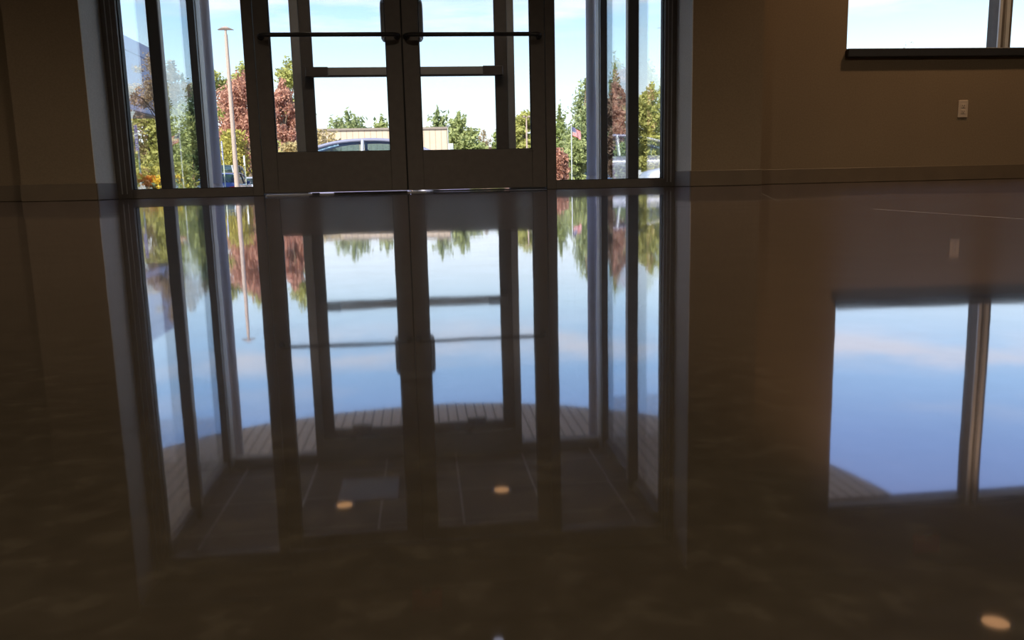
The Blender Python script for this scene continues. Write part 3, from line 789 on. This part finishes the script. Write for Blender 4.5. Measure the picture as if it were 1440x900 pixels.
MB().box(-.10, .12, -.165, -.15, hb*.55, hb*.96).build('grille', M['greypole'], o)
# pale band of a reflection in the glass, built as a solid block on posts
o = empty('reflection_band', (-8.0, 20, gz(20)), 'pale lavender band standing in for a glass reflection above the far left trees', 'canopy')
z0, z1 = 2.27-gz(20), 4.27-gz(20)
MB().box(-2.6, 0, -11, 7.6, z0, z1, bev=.02).build('fascia', M['lav'], o)
MB().box(.001, .006, -11, 7.6, z1-.42, z1-.39).build('joint', M['lavdark'], o)
MB().box(-2.55, -.05, -10.95, 7.55, z0-.05, z0-.001).build('soffit', M['fascia'], o)
for y in (-10, -5): MB().box(-2.4, -2.2, y-.1, y+.1, 0, z0-.05).build('post', M['greypole'], o)
MB().box(-2.4, -2.2, 7.0, 7.2, -.3, z0-.05).build('post', M['greypole'], o)

# ------------------------------------------------------------------ cars
def car(label, x, y, rz, mat, L=4.7, W=1.80, H=1.45, belt=.93, hood=.88, deck=.98, prof=None, iw=(2, 6), xB=0.0, cat='car', name='car'):
    """front points to +x before turning; prof = roof line (x, z) from windshield foot to rear foot"""
    o = empty(name, (x, y, gz(y)), label, cat, None, None, rz)
    hw = W/2
    xf, xr = L*.31, -L*.29; rw = .33; ra = .38
    def zb(px):
        z = .20
        for xw in (xf, xr):
            d = abs(px-xw)
            if d < ra: z = max(z, .30+math.sqrt(ra*ra-d*d)*.95)
        return z
    P = prof or [(1.35,belt),(.95,belt+.25),(.55,H-.08),(.25,H-.01),(-.3,H),(-.8,H-.02),(-1.2,H-.12),(-1.55,belt+.15),(-1.8,belt+.03)]
    xA, xC = P[0][0], P[-1][0]
    def ztop(px):
        if px > xA:
            t = (px-xA)/(L/2-xA); return belt+(hood-.14-belt)*t**1.6 - .20*max(0,t-.85)/.15
        if px < xC:
            t = (xC-px)/(L/2+xC); return belt+(deck-belt)*min(1,t*3) - .22*max(0,t-.85)/.15
        return belt
    def hwid(px):
        t = abs(px)/(L/2); return hw*(1-.16*max(0,(t-.72)/.28)**1.8)
    xs = sorted(set([round(-L/2+L*i/44,4) for i in range(45)]))
    V, Fc = [], []
    for px in xs:
        a, t, w = zb(px), ztop(px), hwid(px)
        half = [(w*.90,a),(w*.985,a+(t-a)*.22),(w,a+(t-a)*.52),(w*.985,a+(t-a)*.80),(w*.93,t-.03),(w*.82,t),(w*.4,t+.018)]
        ring = [(px,yy,zz) for yy,zz in half]+[(px,-yy,zz) for yy,zz in half[::-1]]
        V += ring
    n = 14
    for i in range(len(xs)-1):
        for k in range(n): Fc.append((i*n+k,(i+1)*n+k,(i+1)*n+(k+1)%n,i*n+(k+1)%n))
    e = (len(xs)-1)*n
    m = MB().add(V, Fc, 0, True); m.add(V[:n], [tuple(range(n))]); m.add(V[e:], [tuple(range(n))[::-1]])
    m.build('body', mat, o)
    # greenhouse
    zR = max(p[1] for p in P)
    def wid(z): return hw*.86 + (hw*.66-hw*.86)*max(0, min(1,(z-belt)/(zR-belt)))
    # finer roof line
    fine = []
    for i in range(len(P)-1):
        p0 = P[max(0,i-1)]; p1 = P[i]; p2 = P[i+1]; p3 = P[min(len(P)-1,i+2)]
        for k in range(4):
            t = k/4
            q = [.5*((2*p1[j])+(-p0[j]+p2[j])*t+(2*p0[j]-5*p1[j]+4*p2[j]-p3[j])*t*t+(-p0[j]+3*p1[j]-3*p2[j]+p3[j])*t**3) for j in (0,1)]
            fine.append((q[0],q[1]))
    fine.append(P[-1])
    iw0, iw1 = iw[0]*4, len(fine)-1-(len(P)-1-iw[1])*4
    def skin(i0, i1, crown, dz):
        V, Fc = [], []; m_ = 7
        for i in range(i0, i1+1):
            px, z = fine[i]; w = wid(z)-.02
            for k in range(m_):
                s = -1+2*k/(m_-1); V.append((px, w*s, z+crown*(1-s*s)+dz))
        for i in range(i1-i0):
            for k in range(m_-1): Fc.append((i*m_+k,i*m_+k+1,(i+1)*m_+k+1,(i+1)*m_+k))
        return MB().add(V, Fc, 0, True)
    skin(iw0, iw1, .035, .012).build('roof', mat, o)
    skin(0, iw0, .03, 0).build('windshield', M['carglass'], o)
    skin(iw1, len(fine)-1, .03, 0).build('rear_window', M['carglass'], o)
    for s in (1,-1):
        r = MB().tube([(px, s*wid(z), z-.005) for px,z in fine], .038, 8).build('roof_rail', mat, o)
    def ztr(px):
        for i in range(len(fine)-1):
            if fine[i][0] >= px >= fine[i+1][0]:
                t = (fine[i][0]-px)/max(1e-6,(fine[i][0]-fine[i+1][0])); return fine[i][1]+(fine[i+1][1]-fine[i][1])*t
        return belt
    for s in (1,-1):
        for (a0, a1) in ((xA-.12, xB+.06), (xB-.06, xC+.22)):
            k = 8; V = []
            for i in range(k+1):
                px = a0+(a1-a0)*i/k; zt_ = max(belt+.01, ztr(px)-.045)
                V += [(px, s*(wid(belt)-.012), belt), (px, s*(wid(zt_)-.012), zt_)]
            MB().add(V, [(2*i,2*i+1,2*i+3,2*i+2) for i in range(k)], 0, True).build('side_window', M['carglass'], o)
        zt_ = ztr(xB)
        MB().tube([(xB, s*wid(belt), belt-.02), (xB-.02, s*wid(zt_), zt_-.01)], .045, 6).build('door_pillar', M['c_silver'] if mat is M['c_silverblue'] else M['interior'], o)
        for hx in (xB+.22, xB-.95):
            MB().box(hx-.10, hx+.10, s*hw*.99-.02, s*hw*.99+.02, belt-.20, belt-.165, bev=.008).build('door_handle', M['chrome'], o)
        MB().box(xA-.35, xA-.15, s*(hw*.9+.02)-.09, s*(hw*.9+.02)+.09, belt+.02, belt+.15, bev=.03).build('side_mirror', mat, o)
        MB().box(L/2-.20, L/2-.06, s*hw*.66-.18, s*hw*.66+.18, hood-.33, hood-.19, bev=.03).build('headlight', M['headlamp'], o)
        MB().box(-L/2-.015, -L/2+.12, s*hw*.66-.18, s*hw*.66+.18, deck-.36, deck-.20, bev=.03).build('tail_light', M['tailred'], o)
        for xw in (xf, xr):
            wl = MB().lathe([(.20,-.10),(rw-.03,-.105),(rw,-.08),(rw,.08),(rw-.03,.105),(.20,.10)], (xw, s*(hw-.13), rw), 24, 'y').build('wheel', M['rub'], o)
            MB().lathe([(.05,-.118),(.19,-.108),(.19,.108),(.05,.118)], (xw, s*(hw-.13), rw), 12, 'y').build('rim', M['rim'], wl)
    # seats seen through the glass
    for sx_ in (.15, -.75):
        for sy in (.36,-.36): MB().box(sx_-.28, sx_-.16, sy-.2, sy+.2, belt-.35, belt+.12, bev=.05).box(sx_-.27, sx_-.19, sy-.11, sy+.11, belt+.08, belt+.30, bev=.04).build('seat', M['interior'], o)
    return o
HP = [(1.95,.98),(1.45,1.16),(1.05,1.28),(.65,1.38),(.3,1.425),(-.2,1.445),(-.65,1.42),(-1.0,1.36),(-1.4,1.22),(-1.75,1.07),(-2.0,1.01)]
car('silver-blue sedan parked along the curb behind the left door', -.0666*20.2-.02, 20.6, PI, M['c_silverblue'], 4.9, 1.82, 1.45, .96, .92, 1.0, HP, (3, 7), 0.0)
SUVP = [(1.30,1.05),(.95,1.35),(.65,1.60),(.3,1.68),(-.4,1.70),(-1.1,1.69),(-1.7,1.62),(-1.95,1.35),(-2.1,1.07)]
VANP = [(1.9,1.15),(1.55,1.6),(1.2,2.1),(.9,2.28),(0,2.34),(-1,2.34),(-2.0,2.32),(-2.28,2.2),(-2.34,1.2)]
car('dark blue car facing the entrance in the right sidelight', .1665*61.5, 61.5, -PI/2, M['c_blue'], 4.6, 1.8, 1.46)
car('light blue car beside the pale column in the right sidelight', .2015*54, 54, -PI/2, M['c_ltblue'], 4.6, 1.85, 1.70, 1.03, .98, 1.05, SUVP)
car('white car glimpsed through the far right pane', 10.45, 31, PI, M['c_white'], 4.6, 1.8, 1.46)
car('white van with dark rear window behind the parking sign', -.2275*58, 60.5, PI/2, M['c_white'], 4.9, 1.9, 2.34, 1.12, 1.05, 1.12, VANP, (2, 6))
car('blue car with red tail light beside the white van', -.2205*51, 51.5, PI/2, M['c_blue'], 4.6, 1.8, 1.60, 1.0, .95, 1.05, [(1.30,1.0),(.95,1.28),(.65,1.5),(.3,1.58),(-.4,1.60),(-1.1,1.59),(-1.7,1.5),(-1.95,1.25),(-2.1,1.02)])
car('small white car at the foot of the plain parking sign', -.2005*54, 56, PI/2, M['c_white'], 4.3, 1.75, 1.45)
car('light blue car in the second pane from the left', -.2735*54-.20, 55.1, PI/2, M['c_ltblue'], 4.6, 1.8, 1.46)
car('grey car right of the light blue one in the second pane', -.2535*54+.62, 55, PI/2, M['c_grey'], 4.6, 1.8, 1.42)

# ------------------------------------------------------------------ sky and sun
Wd = bpy.data.worlds.new('sky'); S.world = Wd; Wd.use_nodes = True
nt = Wd.node_tree; nt.nodes.clear()
def wn(t, ins=None, **kw):
    d = nt.nodes.new(t)
    for k, v in kw.items(): setattr(d, k, v)
    for k, v in (ins or {}).items():
        if isinstance(v, bpy.types.NodeSocket): nt.links.new(v, d.inputs[k])
        else: d.inputs[k].default_value = v
    return d
tc = wn('ShaderNodeTexCoord'); sp = wn('ShaderNodeSeparateXYZ', {0: tc.outputs['Generated']})
el = wn('ShaderNodeMath', {0: sp.outputs[2], 1: 1.0}, operation='MULTIPLY', use_clamp=True)
rp = wn('ShaderNodeValToRGB', {0: el.outputs[0]})
SKY = [(0.0,(1.10,1.12,1.12)),(.07,(1.02,1.10,1.15)),(.14,(.74,.95,1.12)),(.21,(.45,.72,1.08)),(.28,(.35,.55,1.0)),(.37,(.31,.42,.84)),(.65,(.18,.28,.62)),(1.0,(.12,.20,.5))]
els = rp.color_ramp.elements
while len(els) < len(SKY): els.new(.5)
for e, (p, c) in zip(els, SKY): e.position = p; e.color = (*c, 1)
mp = wn('ShaderNodeMapping', {'Vector': tc.outputs['Generated'], 'Scale': (2.0,2.0,14.0), 'Location': (.35,.2,.4)})
nz = wn('ShaderNodeTexNoise', {'Vector': mp.outputs[0], 'Scale': 1.6, 'Detail': 4.0, 'Roughness': .5})
cm = wn('ShaderNodeMapRange', {0: nz.outputs[0], 1: .58, 2: .72, 3: 0.0, 4: .55})
ev = wn('ShaderNodeMapRange', {0: sp.outputs[2], 1: .27, 2: .20, 3: 0.0, 4: 1.0})
bd = wn('ShaderNodeMath', {0: sp.outputs[2], 1: .188}, operation='SUBTRACT')
bd = wn('ShaderNodeMath', {0: bd.outputs[0], 1: 1/.030}, operation='MULTIPLY')
bd = wn('ShaderNodeMath', {0: bd.outputs[0], 1: 2.0}, operation='POWER')
bd = wn('ShaderNodeMath', {0: 1.0, 1: bd.outputs[0]}, operation='SUBTRACT', use_clamp=True)
mp2 = wn('ShaderNodeMapping', {'Vector': tc.outputs['Generated'], 'Scale': (1.0,1.0,6.0), 'Location': (.1,.0,.0)})
nz2 = wn('ShaderNodeTexNoise', {'Vector': mp2.outputs[0], 'Scale': 5.0, 'Detail': 5.0, 'Roughness': .55})
b2 = wn('ShaderNodeMapRange', {0: nz2.outputs[0], 1: .42, 2: .60, 3: 0.0, 4: .7})
bd = wn('ShaderNodeMath', {0: bd.outputs[0], 1: b2.outputs[0]}, operation='MULTIPLY')
cf = wn('ShaderNodeMath', {0: cm.outputs[0], 1: ev.outputs[0]}, operation='MULTIPLY')
cf = wn('ShaderNodeMath', {0: cf.outputs[0], 1: bd.outputs[0]}, operation='MAXIMUM')
mx = wn('ShaderNodeMix', {0: cf.outputs[0], 6: rp.outputs[0], 7: (1.0,.95,.98,1)}, data_type='RGBA')
bg = wn('ShaderNodeBackground', {'Color': mx.outputs[2], 'Strength': 1.5})
wo = wn('ShaderNodeOutputWorld'); nt.links.new(bg.outputs[0], wo.inputs[0])
sl = bpy.data.lights.new('sun', 'SUN'); so = bpy.data.objects.new('sun', sl); C.objects.link(so)
sl.energy = 9.0; sl.color = (1.0,.93,.80); sl.angle = .009
so.rotation_euler = Vector((.40,.72,-.62)).to_track_quat('-Z', 'Y').to_euler()

# ------------------------------------------------------------------ view
vs = S.view_settings
S.display_settings.display_device = 'sRGB'
vs.view_transform = 'Standard'; vs.look = 'None'; vs.gamma = 1.0; vs.exposure = 0.0; vs.use_curve_mapping = False
cy = S.cycles
cy.use_denoising = True
cy.max_bounces = 14; cy.diffuse_bounces = 5; cy.glossy_bounces = 8; cy.transparent_max_bounces = 32
cy.caustics_reflective = False; cy.caustics_refractive = False
cy.sample_clamp_indirect = 6.0
